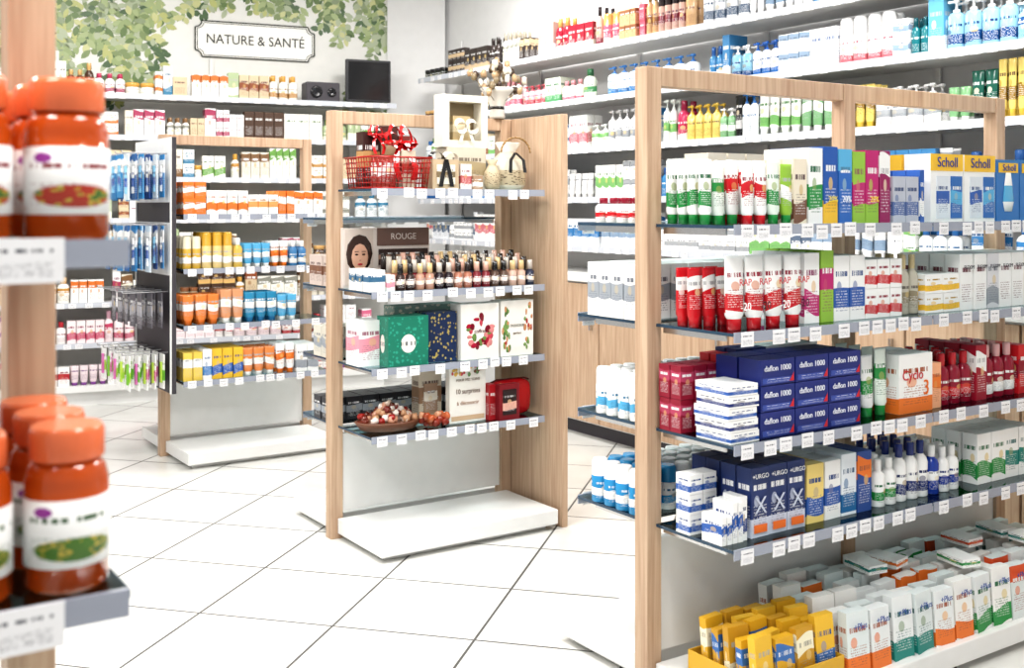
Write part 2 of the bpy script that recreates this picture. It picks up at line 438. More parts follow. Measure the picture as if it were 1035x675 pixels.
for cidx in range(3):
    for l in range(3):
        text(o, 'daflon 1000', .0205, .178+cidx*.128, -.2915, .6995+l*.066+.042, '#e8eaf2', ext=.0006)
        bb = MB(); x = .222+cidx*.128; zz = .6995+l*.066
        bb.v = [(x, -.2905, zz+.006), (x+.016, -.2905, zz+.006), (x+.016, -.2905, zz+.028)]; bb.face([0,1,2], None, red, None)
        t = bb.obj('logo_mark'); t.parent = o; t.matrix_local = Matrix.Identity(4)
def f(b):
    fill(b, .565, -.26, .6995, .2, [('tube',.05,.04,.17,wh,green,.4,1,1,green),('tube',.05,.04,.185,hx('#e6efe6'),green,.6,1,1,green)])
P('leg_gel_tubes', G1, f)
def f(b):
    z=.6995
    b.box(.755, -.24, z, .15, .07, .165, wh, org, .12, seed=.2); b.box(.755, -.16, z, .15, .07, .165, wh, org, .12, seed=.2)
    b.box(.862, -.24, z, .045, .05, .13, hx('#efb08a'), org, .6)
o = P('supplement_box', G1, f)
text(o, 'Cyclo', .04, .74, -.277, .805, '#c2202c'); text(o, '3', .06, .80, -.277, .765, '#e07020')
def f(b):
    fill(b, .90, -.26, .6995, .24, [('bottle',.05,.045,.15,hx('#8c1730'),red,.4,3,1,hx('#b8202c')),('box',.055,.05,.165,hx('#a01a34'),wh,.7,1),('bottle',.05,.045,.16,hx('#8c1730'),wh,.3,3,1,hx('#d8a8a8')),('box',.055,.05,.15,red,dred,.5,1),('box',.07,.05,.13,wh,red,.4,2)])
P('red_tonic_bottles', G1, f)
def f(b):
    z = .4465
    fill(b, .0, -.16, z, .1, [('box',.045,.05,.05,wh,blue,.3,2,3)])
    for i in range(4):
        b.box(.012+i*.019, -.235, z, .016, .07, .07 if i < 2 else .1, wh, blue, .5, seed=.7)
    b.box(.084,-.235,z,.024,.06,.11,wh,hx('#26407e'),.3)
P('plaster_boxes', G1, f)
def f(b):
    z = .4465
    fill(b, .11, -.265, z, .22, [('box',.064,.05,.175,hx('#24366a'),hx('#c8cede'),.12,3)])
    fill(b, .325, -.26, z, .2, [('box',.064,.045,.155,hx('#e8cf80'),blue,.3,1),('box',.064,.045,.155,wh,blue,.4,1),('box',.06,.045,.165,hx('#e0e6ec'),hx('#1f6aa0'),.2,1),('box',.058,.045,.165,hx('#2c4f94'),org,.75,1)], xmax=.6)
    for i in range(3):
        b.box(.142+i*.068,-.2675,z+.012,.045,.002,.02,hx('#e8742c'),None,5)
o = P('bandage_boxes', G1, f)
for i in range(3):
    text(o, '+URGO', .017, .142+i*.068, -.268, .6, '#ffffff')
    text(o, 'X', .06, .142+i*.068, -.268, .525, '#c8cede')
def f(b):
    z = .4465
    fill(b, .61, -.26, z, .2, [('bottle',.045,.042,.13,wh,green,.4,2,1,wh),('bottle',.045,.042,.16,wh,dblue,.3,3,1,dblue),('bottle',.045,.045,.14,hx('#22409a'),wh,.6,1,1,wh),('bottle',.045,.04,.13,wh,hx('#22409a'),.4,2,1,wh)], xmax=1.04)
P('antiseptic_bottles', G1, f)
def f(b):
    z = .4465
    fill(b, 1.07, -.26, z, .2, [('box',.07,.05,.15,wh,green,.25,2),('box',.07,.05,.15,wh,teal,.4,2),('box',.07,.05,.12,hx('#c8dcdc'),teal,.6,2)], xmax=1.53)
P('first_aid_boxes', G1, f)
def f(b):
    z = .0805
    for (x0,x1,y0,y1) in ((.03,.335,-.37,-.367),(.03,.335,-.125,-.122),(.03,.033,-.367,-.125),(.332,.335,-.367,-.125)):
        b.box((x0+x1)/2,(y0+y1)/2,z,x1-x0,y1-y0,.06,hx('#d8aa34'),None,5)
    for r in range(5):
        for i in range(4):
            b.box(.072+i*.073, -.345+r*.042, z+.002, .064, .022, .145+R.uniform(-.012,.02), hx(R.choice(('#dba928','#e6b838','#c9982a'))), hx('#3c6fb0') if (i+r) % 2 else hx('#efe8cc'), R.choice((.3,.7)), lean=.1, rot=R.uniform(-.12,.12))
P('yellow_plaster_boxes', G1, f)
def f(b):
    z = .0805
    accs = [org, teal, org, green, hx('#d8582c'), teal, green]
    for i in range(13):
        a = accs[(i//2) % len(accs)]
        for r in range(6):
            if r > 1 and R.random() < .15: continue
            h = .155+R.uniform(-.012, .012)
            b.box(.385+i*.09+R.uniform(-.003,.003), -.365+r*.056, z, .078, .03, h, hx(R.choice(('#e4e8e8','#dbe3e3','#ecece9'))), a, R.choice((.15,.15,.15,.85)), lean=.07, rot=R.uniform(-.1,.1), seed=((i//2)*13 % 10)/10)
            if r in (1,3) and R.random() < .3:
                b.box(.385+i*.09, -.35+r*.056, z+.17, .066, .1, .024, wh, a, .5, rot=R.uniform(-.3,.3))
o = P('compress_boxes', G1, f)
for i in range(13):
    text(o, '+Plus', .024, .385+i*.09, -.381, .0805+.125, '#2a4f9a')
def f(b):
    fill(b, .0, .05, .9735, .25, [('box',.06,.05,.15,wh,grey,.5,12)])
    fill(b, .0, .05, 1.2355, .2, [('bottle',.05,.045,.07,wh,red,.5,2,1,dred)])
    fill(b, .3, .08, 1.2355, .15, [('box',.07,.05,.2,hx('#d8d2c4'),green,.5,5),('box',.07,.05,.21,cream,blue,.5,5)])
P('white_cartons', G1, f)
def f(b):
    fill(b, .0, .045, .6995, .25, [('stick',.045,.045,.13,wh,lblue,.4,4,1,wh),('stick',.045,.045,.13,lblue,wh,.4,6,1,wh)])
P('spray_bottles', G1, f)
def f(b):
    fill(b, .0, .045, .4465, .25, [('stick',.05,.05,.12,hx('#2f8cc0'),wh,.4,1,1,wh),('stick',.05,.05,.12,wh,hx('#2f8cc0'),.4,2,1,hx('#2f8cc0')),('stick',.05,.05,.12,wh,dblue,.4,6,1,wh)])
P('roll_on_deodorants', G1, f)

# ===== middle gondola =====
def f(b):
    z = .9665
    cols = ['#3a2a28','#b98f7c','#2b2028','#a8705c','#7c2b33','#5e4a40','#c8a898','#2e3448']
    caps = ['#1c1a1c','#c9ad80','#b0a8a0','#2a2220','#c8a090']
    for r in range(4):
        for i in range(15):
            cc = hx(cols[(i//2+r*3) % 8]); kc = hx(caps[(i//2+r) % 5])
            b.lathe(.135+i*.042, -.285+r*.045, z, [(.015,0),(.017,.004),(.017,.055),(.009,.063),(.0115,.065),(.010,.10+.012*r)], [cc,cc,cc,kc,kc], 10, hx('#e8dcd4'), .5, label=1)
P('nail_polish_bottles', G2, f)
def f(b):
    z = .9665
    for i in range(3): b.box(.035, -.27+i*.06, z, .065, .05, .08, wh, hx('#3d6a8a'), .6)
    b.box(.093,-.265,z,.035,.05,.06,wh,pink,.4)
P('makeup_boxes', G2, f)
def f(b):
    z = .9665
    b.box(.2, -.045, z, .38, .02, .23, hx('#d8cec8'), None, 5)
    b.box(.27, -.057, z+.16, .23, .004, .07, hx('#6e544c'), None, 5)
    b.box(.27, -.06, z+.085, .22, .003, .062, hx('#3a2826'), hx('#a08070'), .5)
    b.box(.078, -.0565, z+.01, .12, .002, .215, hx('#cdbfb6'), None, 5)
    b.blob(.078, -.058, z+.13, .056, .001, .075, hx('#3a2620'), rough=.04, segs=16)
    b.box(.078, -.0595, z+.012, .034, .001, .07, hx('#b98a74'), None, 5)
    b.blob(.080, -.0605, z+.118, .036, .001, .052, hx('#cfa38c'), rough=0, segs=18)
    for s_ in (-1, 1):
        b.blob(.080+s_*.015, -.062, z+.128, .0075, .0006, .0032, hx('#2a1a18'), rough=0)
        b.box(.080+s_*.015, -.062, z+.138, .017, .001, .0025, hx('#3a2420'), None, 5)
    b.blob(.080, -.062, z+.09, .011, .0008, .0045, hx('#a83a40'), rough=0)
    b.blob(.080, -.062, z+.105, .005, .0006, .003, hx('#b08470'), rough=0)
o = P('cosmetics_header_card', G2, f)
text(o, 'ROUGE', .034, .27, -.06, .9665+.195, '#e0d6d0')
def f(b):
    z = .6855
    b.box(.045,-.17,z,.10,.11,.17,wh,pink,.5,mat=0)
    b.box(.165,-.25,z,.17,.09,.185,hx('#1f7a64'),hx('#35a088'),.62,mat=1,seed=.3)
    b.box(.325,-.22,z,.135,.09,.19,hx('#1d2f54'),hx('#b8a45a'),0,mat=1,seed=.6)
    for cx,w_,h_ in ((.49,.175,.215),(.665,.155,.22)):
        b.box(cx,-.24,z,w_,.08,h_,hx('#ece8e2'),None,5)
    b.box(.33,-.11,z,.3,.09,.21,hx('#8fa8a0'),hx('#e8e0d0'),.4,mat=1)
    for i in range(34):
        a=R.uniform(0,6.28); q=R.uniform(.03,.062)
        b.blob(.49+q*math.cos(a),-.2805,z+.105+q*math.sin(a)*1.1,R.uniform(.006,.017),.0007,R.uniform(.006,.017),hx(R.choice(('#a81f3a','#c84a5a','#7c1a2c','#6a8a4a','#d88a8a'))),rough=.15,segs=8,rings=4)
    for i in range(40):
        x=.665+R.choice((-1,1))*R.uniform(.035,.07)
        b.blob(x,-.2805,z+R.uniform(.02,.2),R.uniform(.004,.008),.0007,R.uniform(.008,.016),hx(R.choice(('#7a9a5a','#a8443c','#c8906a','#5a7a4a'))),rough=.15,segs=8,rings=4)
o = P('gift_sets', G2, f)
text(o,'coffret',.02,.49,-.2815,.6855+.108,'#5a1a28'); text(o,'DOUCEUR',.014,.665,-.2815,.6855+.12,'#4a4a3a'); text(o,'parfum',.014,.665,-.2815,.6855+.09,'#6a5a4a')
def f(b):
    z = .4375
    b.lathe(.14, -.18, z, [(.11,0),(.115,.004),(.135,.03),(.13,.034)], [hx('#6a4330')]*3, 18, sy=.72, mat=0)
    for i in range(90):
        a = R.uniform(0, 6.28); r_ = R.uniform(0, .112)
        b.blob(.14+r_*math.cos(a), -.18+.7*r_*math.sin(a), z+.036+R.uniform(0,.06)*(1-r_/.13), .015, .012, .014, hx(R.choice(['#95201d','#6d2b1c','#c99a78','#e0c8b8','#7c2b24','#a5302a','#c8947c','#e6d8d0'])), rough=.3, segs=8, rings=5)
    for i in range(22):
        b.blob(.265+R.uniform(-.02,.08), -.28+R.uniform(0,.05), z+.016+R.uniform(0,.03), .015, .013, .015, hx(R.choice(('#b9603a','#a04a2c','#d8a080','#8a3020','#e0c8b8'))), rough=.25)
P('sachet_tray', G2, f)
def f(b):
    z = .4375
    b.box(.335,-.13,z,.10,.06,.21,hx('#cfc2b0'),hx('#9a7a60'),.5)
    b.box(.335,-.162,z+.03,.06,.003,.12,hx('#a98a74'),hx('#efe6da'),.6)
P('soap_gift_box', G2, f)
def f(b):
    z = .4375
    b.box(.455,-.23,z,.165,.03,.24,hx('#ece7e0'),None,5,rot=0)
    for i in range(26):
        b.blob(.38+R.uniform(0,.15), -.247, z+.205+R.uniform(-.02,.02), R.uniform(.004,.009),.0012,R.uniform(.004,.009), hx(R.choice(['#c9a27a','#6d8a5a','#c85a60','#d8b060','#7a5a48'])))
    b.box(.455,-.2465,z+.008,.15,.001,.018,hx('#c9a98a'),None,5)
o = P('advent_calendar', G2, f)
text(o, 'POUR MES SOINS', .014, .455, -.247, .4375+.165, '#6a4a3a'); text(o, '10 surprises', .027, .455, -.247, .4375+.12, '#6b4a3a', sx=.85)
text(o, 'à découvrir', .022, .455, -.247, .4375+.075, '#9a6a50')
def f(b):
    z = .4375
    b.blob(.668, -.22, z+.073, .098, .034, .072, hx('#a8141c'), rough=.01, segs=24, rings=12, sq=.45)
    b.path([(.575,-.222,z+.138),(.60,-.224,z+.147),(.735,-.224,z+.147),(.76,-.222,z+.138)], .0035, hx('#5a0c10'))
    b.strip([(.60,-.258,z+.14),(.594,-.262,z+.12),(.597,-.264,z+.10)],(.004,0,0),hx('#c8a860'))
    b.box(.555,-.245,z,.03,.05,.14,hx('#a0161f'),wh,3)
    b.box(.615,-.285,z,.095,.03,.14,hx('#7a1420'),None,5)
    b.box(.615,-.301,z+.02,.065,.002,.1,hx('#2a1a1c'),hx('#d8a898'),.35)
P('red_cosmetic_pouch', G2, f)
def bow(b, cx, cy, cz, k, col):
    for s_ in (-1,1):
        for (lx,lz) in ((.055,.03),(.04,.05),(.06,-.005)):
            pts=[(cx+s_*lx*k*(1-math.cos(t))/2*1.2, cy+.02*k*math.sin(t), cz+k*(lz*math.sin(t)+lz*.4)) for t in [2*math.pi*i/14 for i in range(15)]]
            b.strip(pts,(0,.012*k,.005*k),col)
        b.strip([(cx,cy,cz),(cx+s_*.03*k,cy-.02*k,cz-.05*k),(cx+s_*.045*k,cy-.045*k,cz-.10*k),(cx+s_*.03*k,cy-.05*k,cz-.15*k)],(.012*k,0,0),col)
    b.blob(cx,cy,cz,.012*k,.012*k,.012*k,col)
def f(b):
    z = 1.3455; x0,x1,y0,y1 = .02,.25,-.285,-.09; h=.12
    q = hx('#a01c1a')
    for k in range(7):
        zz = z+.004+k*(h-.006)/6; e_ = .014*(k/6)
        b.path([(x0-e_,y0-e_,zz),(x1+e_,y0-e_,zz),(x1+e_,y1+e_,zz),(x0-e_,y1+e_,zz)], .0035 if k in (0,6) else .0018, q, closed=True)
    n=13
    for i in range(n+1):
        x=x0+(x1-x0)*i/n
        for yy,s_ in ((y0,-1),(y1,1)): b.cyl((x,yy,z+.004),(x,yy+s_*.014,z+h),.0018,q)
        if i<=9:
            y=y0+(y1-y0)*i/9
            for xx,s_ in ((x0,-1),(x1,1)): b.cyl((xx,y,z+.004),(xx+s_*.014,y,z+h),.0018,q)
    z+=.006
    b.box(.07,-.15,z,.07,.06,.21,hx('#3a1c1c'),hx('#b89060'),.5)
    b.box(.15,-.14,z,.07,.06,.235,hx('#4b2a24'),hx('#c8b090'),.6)
    b.box(.215,-.14,z,.05,.06,.2,hx('#7a2a24'),wh,.4)
    b.box(.09,-.235,z,.08,.05,.12,hx('#95352a'),wh,.5)
    b.box(.185,-.235,z,.06,.05,.14,hx('#c8bca8'),hx('#8a2a20'),.5)
    bow(b,.165,-.235,z+.17,.95,hx('#b8181c')); bow(b,.085,-.19,z+.20,.5,hx('#c8282c'))
P('red_wire_gift_basket', G2, f)
def f(b):
    z=1.3455
    b.box(.335,-.235,z,.115,.09,.115,hx('#bba68a'),None,5)
    b.box(.335,-.282,z+.02,.08,.003,.075,hx('#e4decf'),hx('#7a6a50'),.5)
    for s_ in (-1,1):
        pts=[(.335+s_*.03*(1-math.cos(t)), -.262, z+.122+.022*math.sin(t)) for t in [2*math.pi*i/12 for i in range(13)]]
        b.strip(pts,(0,.014,.003),hx('#222224') if s_<0 else hx('#e4e0d8'))
        b.strip([(.335,-.284,z+.115),(.335+s_*.015,-.286,z+.06),(.335+s_*.025,-.286,z+.01)],(.009,0,0),hx('#222224'))
    b.box(.435,-.23,z,.05,.07,.1,hx('#e0d8d4'),hx('#b85a5a'),.4); b.box(.485,-.26,z,.04,.03,.055,hx('#a88a70'),wh,.4)
    b.box(.50,-.12,z,.18,.09,.17,hx('#c8c0b0'),hx('#a89878'),.5)
    zz=z+.171; q=hx('#e0dccf'); X=.50
    for (x0,x1,z0,z1) in ((-.105,-.075,0,.21),(.075,.105,0,.21),(-.075,.075,0,.028),(-.075,.075,.182,.21)):
        b.box(X+(x0+x1)/2,-.12,zz+z0,x1-x0,.07,z1-z0,q,None,5)
    b.box(X,-.09,zz+.028,.149,.01,.154,hx('#8a7a5e'),None,5)
    b.box(X,-.11,zz+.028,.08,.03,.1,hx('#c9b48c'),hx('#e8dcc0'),.5)
    for s_ in (-1,1):
        pts=[(X+s_*.026*(1-math.cos(t)), -.162, zz+.085+.024*math.sin(t)) for t in [2*math.pi*i/12 for i in range(13)]]
        b.strip(pts,(0,.008,.008),q)
        b.strip([(X,-.162,zz+.08),(X+s_*.02,-.165,zz+.05),(X+s_*.03,-.165,zz+.02)],(.008,0,0),q)
P('gift_boxes', G2, f)
def f(b):
    z=1.3455
    b.lathe(.665,-.21,z,[(.06,0),(.078,.02),(.084,.08),(.066,.125),(.034,.155),(.058,.19),(.052,.193)],[hx('#d4ccbb'),hx('#bfb094'),hx('#d4ccbb'),hx('#c8bda8'),hx('#d9d3c6'),hx('#d9d3c6')],18,hx('#4b3a2a'),.0,label=1,sy=.7,mat=1,ribs=(2,5))
    pts=[(.665+.07*math.cos(t),-.27,z+.15+.06*math.sin(t)) for t in [math.pi*i/12 for i in range(13)]]
    b.path(pts,.004,hx('#9a7a50'))
    for s_ in (-1,1): b.strip([(.665,-.268,z+.15),(.665+s_*.03,-.28,z+.12),(.665+s_*.035,-.285,z+.07)],(.008,0,0),hx('#2c2826'))
    b.lathe(.565,-.25,z,[(.025,0),(.032,.02),(.032,.07),(.02,.09),(.015,.1),(.025,.12)],[hx('#b8a88c')]*5,14,hx('#3a2a1a'),.0,label=1,mat=1)
P('fabric_gift_bag', G2, f)
def f(b):
    z=1.6505; x,y=.745,-.01
    b.lathe(x,y,z,[(.03,0),(.035,.01),(.028,.05),(.06,.11),(.075,.13)],[hx('#d8d4cc')]*4,9,mat=0,ribs=(3,4))
    b.lathe(x,y,z+.04,[(.031,0),(.031,.012)],[hx('#2a2624')],12)
    for i in range(44):
        a=R.uniform(0,6.28); q=R.uniform(.01,.13); h=R.uniform(.14,.25)-q*.4
        p=(x+q*math.cos(a),y+q*math.sin(a)*.8,z+h)
        b.cyl((x+.01*math.cos(a),y+.01*math.sin(a),z+.06),p,.0015,hx('#6a5a44'),5)
        b.blob(p[0],p[1],p[2],.013,.013,.018,hx(R.choice(('#e0d8c8','#4a3a30','#b89a78','#e8e4dc','#8a7a60'))),rough=.3,segs=7,rings=4)
P('dried_flower_bouquet', G2, f)
def f(b):
    fill(b,.0,.05,.9665,.22,[('box',.06,.06,.12,hx('#c8b8b0'),brown,.5,11)])
    fill(b,.0,.05,.4375,.2,[('box',.07,.07,.09,hx('#303036'),grey,.5,9)])
    fill(b,.0,.05,.6855,.2,[('box',.07,.07,.12,hx('#d0ccc0'),grey,.5,9)])
P('mixed_cartons', G2, f)

# ===== back-left gondola =====
def f(b):
    fill(b,.01,-.29,1.2405,.24,[('box',.055,.05,.08,org,wh,.5,2,2),('box',.05,.05,.12,wh,org,.3,4),('box',.05,.05,.1,wh,hx('#e8a060'),.5,3,1),('box',.04,.04,.12,org,wh,.6,2),('box',.05,.04,.12,wh,org,.8,3)],xmax=.76)
P('sun_care_boxes', G3, f)
def f(b):
    fill(b,.01,-.29,.9705,.24,[('stick',.045,.045,.16,hx('#cfa848'),wh,.4,2,1,hx('#e0d8c0')),('stick',.05,.045,.18,hx('#dcc488'),wh,.4,3,1,hx('#cfa038')),('bottle',.05,.045,.15,hx('#d8b65c'),wh,.4,1,1,wh),('tube',.045,.04,.12,lblue,wh,.4,3,1,wh),('tube',.045,.04,.13,wh,org,.4,2,1,org),('bottle',.045,.04,.13,hx('#4a80b0'),wh,.3,2,1,wh)],xmax=.76)
P('sun_lotion_bottles', G3, f)
def f(b):
    fill(b,.01,-.29,.6905,.24,[('tube',.06,.045,.15,hx('#e08240'),wh,.5,3,1,hx('#d56f2a')),('tube',.06,.045,.17,hx('#d89a72'),wh,.5,2,1,wh),('tube',.055,.04,.15,hx('#2f88b0'),wh,.5,3,1,hx('#2870a0')),('tube',.05,.04,.13,lblue,wh,.5,2,1,wh)],xmax=.76)
P('sunscreen_tubes', G3, f)
def f(b):
    fill(b,.01,-.29,.4155,.24,[('box',.045,.045,.14,hx('#e4c65c'),wh,.6,2),('box',.045,.045,.15,wh,hx('#3c7ab8'),.3,1),('box',.05,.045,.15,hx('#e4b93a'),blue,.3,3),('tube',.055,.04,.14,hx('#df8a50'),wh,.4,3,1,wh),('tube',.05,.04,.15,wh,org,.5,2,1,org),('box',.06,.045,.14,wh,grey,.3,3)],xmax=.76)
P('after_sun_products', G3, f)
def f(b):
    for z in (.4155,.6905,.9705,1.2405):
        fill(b,.02,.06,z,.2,[('box',.06,.06,R.choice((.1,.14)),wh,R.choice((org,blue,pink)),.4,11)],xmax=.76)
P('skin_care_cartons', G3, f)
e = empty('peg_display_rack', G3)
part(e,'perforated_panel',DGREY,[(-.05,-.028,-.3,.33,.36,1.62)],G3)
part(e,'panel_frame',WHITE,[(-.056,-.0505,-.3,-.285,.36,1.62),(-.056,-.0505,.315,.33,.36,1.62),(-.056,-.0505,-.285,.315,1.30,1.62),(-.056,-.0505,-.285,.315,.94,1.20)],G3)
b=MB()
for z in (1.54,1.19,.86,.56):
    for y in (-.24,-.12,0,.12,.24):
        b.cyl((-.05,y,z),(-.27,y,z),.003,(.35,.35,.36)); b.cyl((-.27,y,z),(-.275,y,z+.012),.003,(.35,.35,.36))
o=b.obj('pegs'); o.parent=e; o.matrix_local=Matrix.Identity(4)
def f(b):
    for zi,z in enumerate((1.535,1.185)):
        for y in (-.24,-.12,0,.12,.24):
            for k in range(6):
                x=-.08-k*.034
                h=.22+R.uniform(-.01,.01)
                q=R.choice(('#1d5f9c','#2e7fb8','#3a90c8','#1a4584','#d8e4ec'))
                b.box(x,y+R.uniform(-.004,.004),z-h,.004,.075,h,hx(q),wh,.72,rot=R.uniform(-.2,.2))
                b.box(x-.006,y,z-h+.03,.01,.02,h*.6,hx('#8fc4e0') if k%2 else wh,blue,.4)
P('toothbrush_packs', G3, f)
def f(b):
    for y in (-.24,-.12,0,.12,.24):
        for k in range(3):
            x=-.09-k*.05; b.box(x,y,.855-.17,.004,.07,.17,hx('#5c5a62'),hx('#a8a8b0'),.5,rot=R.uniform(-.1,.1))
        for k in range(5):
            x=-.08-k*.04; b.box(x,y,.555-.17,.004,.07,.17,wh,hx(R.choice(['#6cb83a','#d060a0','#9acb3b'])),.4,rot=R.uniform(-.12,.12))
            b.box(x-.006,y,.555-.14,.01,.018,.1,hx(R.choice(['#7cb840','#d070b0','#b0d050'])),None,5)
P('interdental_packs', G3, f)

# ===== left foreground gondola: vitamin bottles =====
def vit(b, x, y, z, fruit, seed):
    am=hx('#b0431f'); cap=hx('#dd7248'); r=.0385
    b.lathe(x,y,z,[(r*.88,0),(r*.98,.005),(r*.98,.024),(r,.0245),(r,.086),(r*.98,.0865),(r*.98,.1),(r*.9,.112),(r*.76,.119)],[am,am,wh,wh,wh,am,am,am],28,fruit,3,seed=seed,mat=3,label=3,amber=(0,1,5,6,7))
    b.lathe(x,y,z+.1195,[(r*.84,0),(r*.88,.002),(r*.88,.026),(r*.82,.031)],[cap]*3,40,ribs=(1,2),mat=2)
def f(b):
    for z in (1.2505,.9255):
        for i in range(6):
            for j in range(3):
                vit(b,-.008-i*.086,-.235+j*.08,z,hx('#b03a2a') if z>1 else hx('#4f7a2a'),.3 if z>1 else .6)
P('vitamin_bottles', G4, f)
def f(b):
    for z in (.4005,.6605):
        fill(b,-.75,-.26,z,.2,[('bottle',.07,.065,.14,wh,green,.4,9,1,org)])
P('supplement_bottles', G4, f)
def f(b):
    for z in (1.25,.925):
        for x in (-.06,-.26,-.47):
            b.box(x,-.2945,z-.036,.075,.002,.04,(.82,.82,.84),hx('#22222a'),3,seed=.35)
P('shelf_price_cards', G4, f)

# ------------------------------------------------------------ room shell
BW = frame(-2.71, 7.1, 24)
RW = frame(-.70, 8.0, -56.2)

m, nt, p = new_mat('floor_tiles')
tc = nt.nodes.new('ShaderNodeTexCoord'); mp = nt.nodes.new('ShaderNodeMapping')
mp.inputs['Rotation'].default_value = (0, 0, math.radians(14))
nt.links.new(tc.outputs['Object'], mp.inputs[0])
br = nt.nodes.new('ShaderNodeTexBrick'); br.offset = 0; br.squash = 1
for k, v in (('Scale',1),('Mortar Size',.0045),('Mortar Smooth',.1),('Brick Width',.45),('Row Height',.45),('Bias',0)): br.inputs[k].default_value = v
br.inputs['Color1'].default_value = (.72,.72,.69,1); br.inputs['Color2'].default_value = (.77,.77,.74,1); br.inputs['Mortar'].default_value = (.10,.095,.09,1)
nt.links.new(mp.outputs[0], br.inputs[0])
ns = nt.nodes.new('ShaderNodeTexNoise'); ns.inputs['Scale'].default_value = 5; ns.inputs['Detail'].default_value = 6
nt.links.new(tc.outputs['Object'], ns.inputs['Vector'])
mm = nt.nodes.new('ShaderNodeMix'); mm.data_type='RGBA'; mm.blend_type='MULTIPLY'; mm.inputs[0].default_value=.2
nt.links.new(br.outputs[0], mm.inputs[6]); nt.links.new(ns.outputs['Fac'], mm.inputs[7])
nt.links.new(mm.outputs[2], p.inputs['Base Color'])
nt.links.new(M(nt,'ADD',M(nt,'MULTIPLY',br.outputs['Fac'],.5),M(nt,'ADD',M(nt,'MULTIPLY',ns.outputs['Fac'],.15),.10)), p.inputs['Roughness'])
FLOOR = m
part(None,'floor',FLOOR,[(-7,6,-3,11,-.05,0)],Matrix.Identity(4))
part(None,'ceiling',WALLM,[(-7,6,-3,11,3.1,3.15)],Matrix.Identity(4))
part(None,'wall_back',PAPER,[(-4.5,2.49,.36,.46,0,3.1)],BW)
part(None,'wall_right',WALLM,[(-.28,8.5,.36,.46,0,3.1)],RW)
part(None,'column',WALLM,[(-.93,-.50,8.26,8.6,0,3.1)],Matrix.Identity(4))
part(None,'baseboard_back',WHITE,[(-4.5,2.3,.34,.36,0,.08)],BW)

lb = MB()
def leaf(x, z, L, wd, ang, col, y):
    n=len(lb.v); ca,sa=math.cos(ang),math.sin(ang)
    prof=[(0,0),(.2,.6),(.45,1),(.75,.75),(1,0),(.75,-.75),(.45,-1),(.2,-.6)]
    for a,bq in prof:
        px,pz=a*L,bq*wd/2; lb.v.append((x+px*ca-pz*sa,y,z+px*sa+pz*ca))
    lb.face([n+i for i in range(8)],None,col,None,0,5,0)
gl=['#7c8e5e','#93a472','#627a48','#a2b080','#b4b878','#4c6644','#c2c490','#8a9878','#aab498']
k=0
def dens(s,z):
    dx=(s-1.1)/.60; dz=(z-2.40)/.27
    r=math.sqrt(dx*dx+dz*dz)
    e_=max(0,min(1,(r-1.0)/.3))
    if .35<s<1.85 and z<2.32: e_*=.12
    if abs(s-1.1)<.7 and z>2.66: e_=max(e_,.7)
    return e_
for _ in range(290):
    s=R.uniform(-1.2,2.35); z=R.uniform(2.0,3.05)
    if R.random()>dens(s,z): continue
    ang=R.uniform(-2.3,-.8); n=R.randint(4,8); x,zz=s,z+.08; hue=R.choice(gl)
    for j in range(n):
        x2=x+.042*math.cos(ang); z2=zz+.042*math.sin(ang)
        if dens(x2,z2)<.05: break
        for sd in (-1,1):
            k+=1
            leaf(x2,z2,R.uniform(.05,.09),R.uniform(.03,.05),ang+sd*R.uniform(.6,1.1),hx(hue if R.random()<.5 else R.choice(gl)),.3588-(k%60)*.00006)
        x,zz=x2,z2; ang+=R.uniform(-.12,.12)
lb.obj('eucalyptus_wallpaper',BW)

e=empty('wall_sign',BW)
sx,sz,yy=1.13,2.45,.352
def plaque(w,h,nt_):
    pts=[]
    for (sxn,szn) in ((1,1),(-1,1),(-1,-1),(1,-1)):
        arc=[]
        for i in range(7):
            a=math.pi/2*i/6
            arc.append((sxn*(w-nt_*math.cos(a)),szn*(h-nt_*math.sin(a))))
        if sxn*szn>0: arc=arc[::-1]
        pts+=arc
    return pts
b=MB(); pl=plaque(.42,.125,.045); n=len(pl)
b.v=[(sx+a,yy,sz+c_) for a,c_ in pl]+[(sx,yy,sz)]
for i in range(n): b.face([n,(i+1)%n,i],None,hx('#f4f3ee'),None)
o=b.obj('sign_board'); o.parent=e; o.matrix_local=Matrix.Identity(4)
b=MB(); b.path([(sx+a,yy-.002,sz+c_) for a,c_ in pl],.0045,hx('#3b3f38'),closed=True)
b.path([(sx+a*.965,yy-.002,sz+c_*.9) for a,c_ in pl],.0022,hx('#3b3f38'),closed=True)
o=b.obj('sign_border'); o.parent=e; o.matrix_local=Matrix.Identity(4)
text(e,'NATURE & SANTÉ',.094,sx,yy-.003,sz,'#2c2e2a',name='sign_lettering',sx=.92)

def wall_shelves(mw,name,x0,x1,zs,dep,railmat,bay=1.0,zlow=.14):
    e=empty(name,mw); bx=[];rl=[]
    tg=MB()
    for z in zs:
        bx.append((x0,x1,.004,dep,z-.02,z)); rl.append((x0,x1,-.002,.004,z-.030,z+.004))
        x=x0+.06
        while x<x1-.05:
            tg.box(x,-.004,z-.032,.045,.002,.03,(.8,.8,.82),hx('#333340'),3); x+=R.choice((.07,.1,.15))
    ups=[]; x=x0+.02
    while x<x1: ups.append((x-.012,x+.012,dep-.0,dep+.012,zlow,max(zs)+.3)); x+=bay
    part(e,'shelf_boards',WHITE,bx,mw); part(e,'price_rails',railmat,rl,mw); part(e,'uprights',WHITE,ups,mw)
    o=tg.obj('price_tags'); o.parent=e; o.matrix_local=Matrix.Identity(4)
    return e
BZ=[.4,.66,.93,1.2,1.47,1.74,2.01]
wall_shelves(BW,'wall_shelving',-2.2,2.06,BZ,.34,RAILG)
